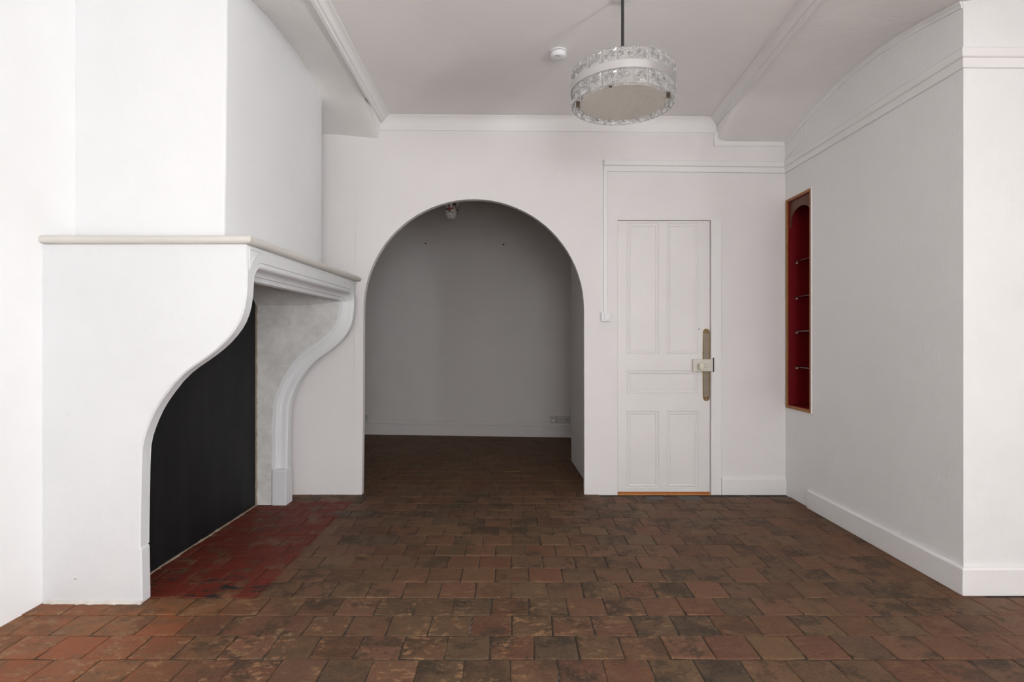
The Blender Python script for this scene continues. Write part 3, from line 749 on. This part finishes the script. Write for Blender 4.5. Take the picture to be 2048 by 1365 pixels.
# ------------------------------------------------------------------ niche in the right wall
nc = thing('wall_niche', 'narrow red wall niche with arched brown wood frame and four glass shelves', 'niche', (XR, 3.975, NZ0))
e = 0.0015
m = MB(); D = 0.20
ya, yb, za, zb = NY0+e, NY1-e, NZ0+e, NZ1-e
m.box(XR+D, XR+D+0.008, ya, yb, za, zb); m.box(XR+0.002, XR+D, ya, ya+0.006, za, zb); m.box(XR+0.002, XR+D, yb-0.006, yb, za, zb)
m.box(XR+0.002, XR+D, ya, yb, za, za+0.006); m.box(XR+0.002, XR+D, ya, yb, zb-0.006, zb)
li_ = m.build('niche_lining', M['red'], nc); li_['label'] = 'crimson painted niche lining'
fy0, fy1, fz0, fz1 = 3.800, 4.152, 0.658, 2.212
for (a, b, c, d, nm) in ((fy0, fy0+0.020, fz0, fz1, 'frame_stile'), (fy1-0.022, fy1, fz0, fz1, 'frame_stile'), (fy0+0.020, fy1-0.022, fz0, fz0+0.022, 'frame_rail'), (fy0+0.020, fy1-0.022, fz1-0.020, fz1, 'frame_rail')):
    boxo(nm, M['oak'], nc, XR-0.009, XR+0.014, a, b, c, d, 0.003)
boxo('edge_strip', M['wall'], nc, XR-0.0095, XR, fy0-0.004, fy0-0.0005, fz0, fz1, 0.0005)['label'] = 'white painted edge strip'
sp = [(NY1-0.008, 2.035)]
sp = [(4.128, 2.0), (4.128, 2.19), (3.822, 2.19), (3.822, 2.0), (3.832, 2.0), (3.832, 2.03)]
for i in range(1, 20):
    a = PI*i/20; sp.append((3.975-0.143*math.cos(a), 2.03+0.100*math.sin(a)))
sp += [(4.118, 2.03), (4.118, 2.0)]
m = MB(); m.prism(sp, 'x', XR+0.012, XR+0.020)
m.build('arched_spandrel', M['ply'], nc)
for z in (1.747, 1.483, 1.228, 0.964):
    s_ = boxo('glass_shelf', M['shelfglass'], nc, XR+0.042, XR+0.192, ya+0.008, yb-0.008, z-0.003, z+0.003, 0.0005)
    for x in (XR+0.060, XR+0.170):
        for y, s in ((yb-0.006, -1), (ya+0.006, 1)):
            m = MB(); m.tube((x, y, z-0.010), (x, y+s*0.014, z-0.010), 0.0065, 8); m.build('peg', M['peg'], s_)

# ------------------------------------------------------------------ pendant lamp
LX, LY = (1243.5-1024)/1107*2.70+0.004, 2.70; LS = 0.982
lamp = thing('pendant_lamp', 'drum pendant lamp of two rings of pressed glass blocks with a steel band', 'lamp', (LX, LY, zc(LX)))
m = MB(); m.tube((LX, LY, 2.38), (LX, LY, zc(LX)-0.01), 0.0075, 12); m.build('rod', M['dark'], lamp, smooth=True)
m = MB(); m.lathe([(0.012, -0.022), (0.030, -0.020), (0.046, -0.010), (0.050, 0.0)], (LX, LY, zc(LX)-0.001), 28); m.build('canopy', M['plastic'], lamp, smooth=True)
RL, NP = 0.2388, 22
def block_mesh(hh):
    wv = 2*RL*math.tan(PI/NP)*0.985; mb = MB(); n = 32
    def bd(i, k):
        a = 2*PI*i/n; c, s = math.cos(a), math.sin(a); q = max(abs(c), abs(s)); return (c/q*wv/2*k, s/q*hh/2*k)
    def ring(k, hf): return [(bd(i, k)[0], -hf(i), bd(i, k)[1]) for i in range(n)]
    rings = [ring(1, lambda i: 0), ring(1, lambda i: 0.0055), ring(0.93, lambda i: 0.0060), ring(0.88, lambda i: 0.0030 if i % 2 else 0.0085), ring(0.45, lambda i: 0.0020 if i % 2 else 0.0125), ring(0.14, lambda i: 0.0085), ring(0.06, lambda i: 0.0125)]
    mb.loft(rings, True, True)
    me = bpy.data.meshes.new('glass_block'); me.from_pydata(mb.v, [], mb.f)
    bm = bmesh.new(); bm.from_mesh(me); bmesh.ops.recalc_face_normals(bm, faces=bm.faces); bm.to_mesh(me); bm.free()
    me.materials.append(M['glass']); return me
ZB, H1, HB, H2 = 2.304, 0.068, 0.0335, 0.064
for me, z in ((block_mesh(H1-0.001), ZB+H1/2), (block_mesh(H2-0.001), ZB+H1+HB+H2/2)):
    for i in range(NP):
        a = 2*PI*(i+0.5)/NP
        o = bpy.data.objects.new('glass_block', me); COL.objects.link(o); o.parent = lamp
        o.matrix_parent_inverse = lamp.matrix_basis.inverted()
        o.location = (LX+RL*math.sin(a), LY-RL*math.cos(a), z); o.rotation_euler = (0, 0, a)
m = MB(); n = 88; z0_, z1_ = ZB+H1-0.001, ZB+H1+HB+0.001
rings = [[(LX+r*math.cos(2*PI*k/n), LY+r*math.sin(2*PI*k/n), z) for k in range(n)] for r, z in ((0.2415, z0_), (0.253, z0_), (0.253, z1_), (0.2415, z1_))]
m.grid(rings+[rings[0]], True); m.build('steel_band', M['chrome'], lamp, smooth=True)
m = MB(); n = 64
m.lathe([(0.204, ZB+0.020), (0.206, ZB+0.016), (0.205, ZB+0.011), (0.196, ZB+0.010)], (LX, LY, 0), n, True)
m.build('diffuser', M['diffuser'], lamp, origin=(LX, LY, ZB+0.01))
m = MB()
for k in range(3):
    a = 2*PI*k/3+0.3
    m.tube((LX, LY, z1_-0.012), (LX+0.242*math.cos(a), LY+0.242*math.sin(a), z1_-0.012), 0.004, 8)
m.build('spider', M['chrome'], lamp)
m = MB(); m.lathe([(0.012, 0.05), (0.020, 0.045), (0.020, 0.0), (0.014, -0.004)], (LX, LY, 2.35), 16); m.build('bulb_holder', M['dark'], lamp)
for ang in (-0.38, 3.04, -2.02):
    m = MB(); c, s = math.cos(ang), math.sin(ang); p = Vector((LX+0.2165*c, LY+0.2165*s, ZB+0.016)); d = Vector((-s, c, 0)); rdir = Vector((c, s, 0))
    pts = []
    for z in (-0.012, 0.014):
        pts.append([p+d*i*0.006+rdir*j*0.009+Vector((0, 0, z)) for i, j in ((-1,-1),(1,-1),(1,1),(-1,1))])
    m.loft(pts); m.build('clip', M['clipm'], lamp)

# ------------------------------------------------------------------ smoke detector
sx0, sy0 = (1117-1024)/1107*3.22, 3.22; zz = zc(sx0)
sd = thing('smoke_detector', 'round white smoke detector on the ceiling left of the drum lamp', 'smoke detector', (sx0, sy0, zz))
m = MB(); m.lathe([(0.047, 0.0), (0.047, -0.006), (0.042, -0.007)], (sx0, sy0, zz), 32); m.build('base_plate', M['plastic'], sd, smooth=True)
m = MB(); m.lathe([(0.036, -0.006), (0.036, -0.013)], (sx0, sy0, zz), 32); m.build('air_gap', M['slot'], sd)
m = MB()
m.lathe([(0.040, -0.011), (0.046, -0.012), (0.046, -0.030), (0.043, -0.036), (0.037, -0.039), (0.034, -0.041), (0.001, -0.041)], (sx0, sy0, zz), 32); m.build('cover', M['plastic'], sd, smooth=True)
m = MB()
for k in range(10):
    a = 2*PI*k/10; m.box(sx0+0.041*math.cos(a)-0.0018, sx0+0.041*math.cos(a)+0.0018, sy0+0.041*math.sin(a)-0.0018, sy0+0.041*math.sin(a)+0.0018, zz-0.013, zz-0.006)
m.build('spacer_ribs', M['plastic'], sd)['kind'] = 'stuff'
boxo('sounder_slot', M['slot'], sd, sx0-0.020, sx0+0.006, sy0-0.030, sy0-0.026, zz-0.042, zz-0.039, 0.0005)

# ------------------------------------------------------------------ floral lamp in the room beyond
FY = 5.50; fx = (902-1024)/1107*FY; zb_ = CAMZ+(682.5-437)/1107*FY
fl = thing('floral_lamp', 'white opal glass lamp painted with red flowers hanging beyond the arch', 'lamp', (fx, FY, 2.86))
SHP = [(0.020, 0.0), (0.040, 0.003), (0.043, 0.010), (0.040, 0.016), (0.054, 0.022), (0.062, 0.050), (0.072, 0.095), (0.083, 0.135), (0.096, 0.170), (0.092, 0.171), (0.078, 0.135), (0.066, 0.095), (0.056, 0.050), (0.044, 0.026)]
m = MB(); m.lathe(SHP, (fx, FY, zb_), 32, True); m.build('glass_shade', M['whiteglass'], fl, smooth=True)
def on_shade(a, z, d=0.001):
    r = interp([(0.022, .054), (0.05, .062), (0.095, .072), (0.135, .083), (0.17, .096)], z)+d
    return Vector((fx+r*math.sin(a), FY-r*math.cos(a), zb_+z))
def blob(mb, a, z, rx, rz, tilt=0):
    pts = []; n = 10
    for i in range(n):
        t = 2*PI*i/n; u, v = rx*math.cos(t), rz*math.sin(t); u, v = u*math.cos(tilt)-v*math.sin(tilt), u*math.sin(tilt)+v*math.cos(tilt)
        pts.append((u, v))
    mb.loft([[on_shade(a+u/0.068, z+v, d) for u, v in pts] for d in (-0.0005, 0.0012)])
mlf, mg = MB(), MB()
for a0 in (-0.05, 1.55, 3.1, -1.65):
    mp = MB(); blob(mp, a0, 0.082, 0.014, 0.015); mp.build('painted_flower', M['petal'], fl)
    for da, z, t in ((-0.40, 0.078, 0.2), (-0.25, 0.076, -0.3), (0.32, 0.080, 0.2), (0.12, 0.060, 1.2), (-0.12, 0.058, 1.7), (0.36, 0.048, 0.9), (-0.1, 0.108, 1.4)):
        blob(mlf, a0+da, z, 0.013, 0.006, t)
    blob(mlf, a0+0.55, 0.125, 0.016, 0.009, 0.6); blob(mlf, a0+0.75, 0.150, 0.014, 0.008, 0.2); blob(mlf, a0+0.45, 0.150, 0.014, 0.007, -0.4)
    for i in range(6):
        blob(mg, a0-0.85+0.05*i, 0.125-0.010*i, 0.005, 0.006); blob(mg, a0+0.38+0.05*i, 0.082+0.009*i, 0.005, 0.004)
mlf.build('painted_leaves', M['leaf'], fl)['kind'] = 'stuff'; mg.build('painted_stems', M['gilt'], fl)['kind'] = 'stuff'
m = MB(); m.tube((fx, FY, zb_+0.012), (fx, FY, 2.85), 0.005, 10); m.build('stem', M['gilt'], fl)
m = MB(); m.lathe([(0.010, -0.035), (0.045, -0.020), (0.050, 0.0)], (fx, FY, 2.859), 24); m.build('canopy', M['gilt'], fl, smooth=True)
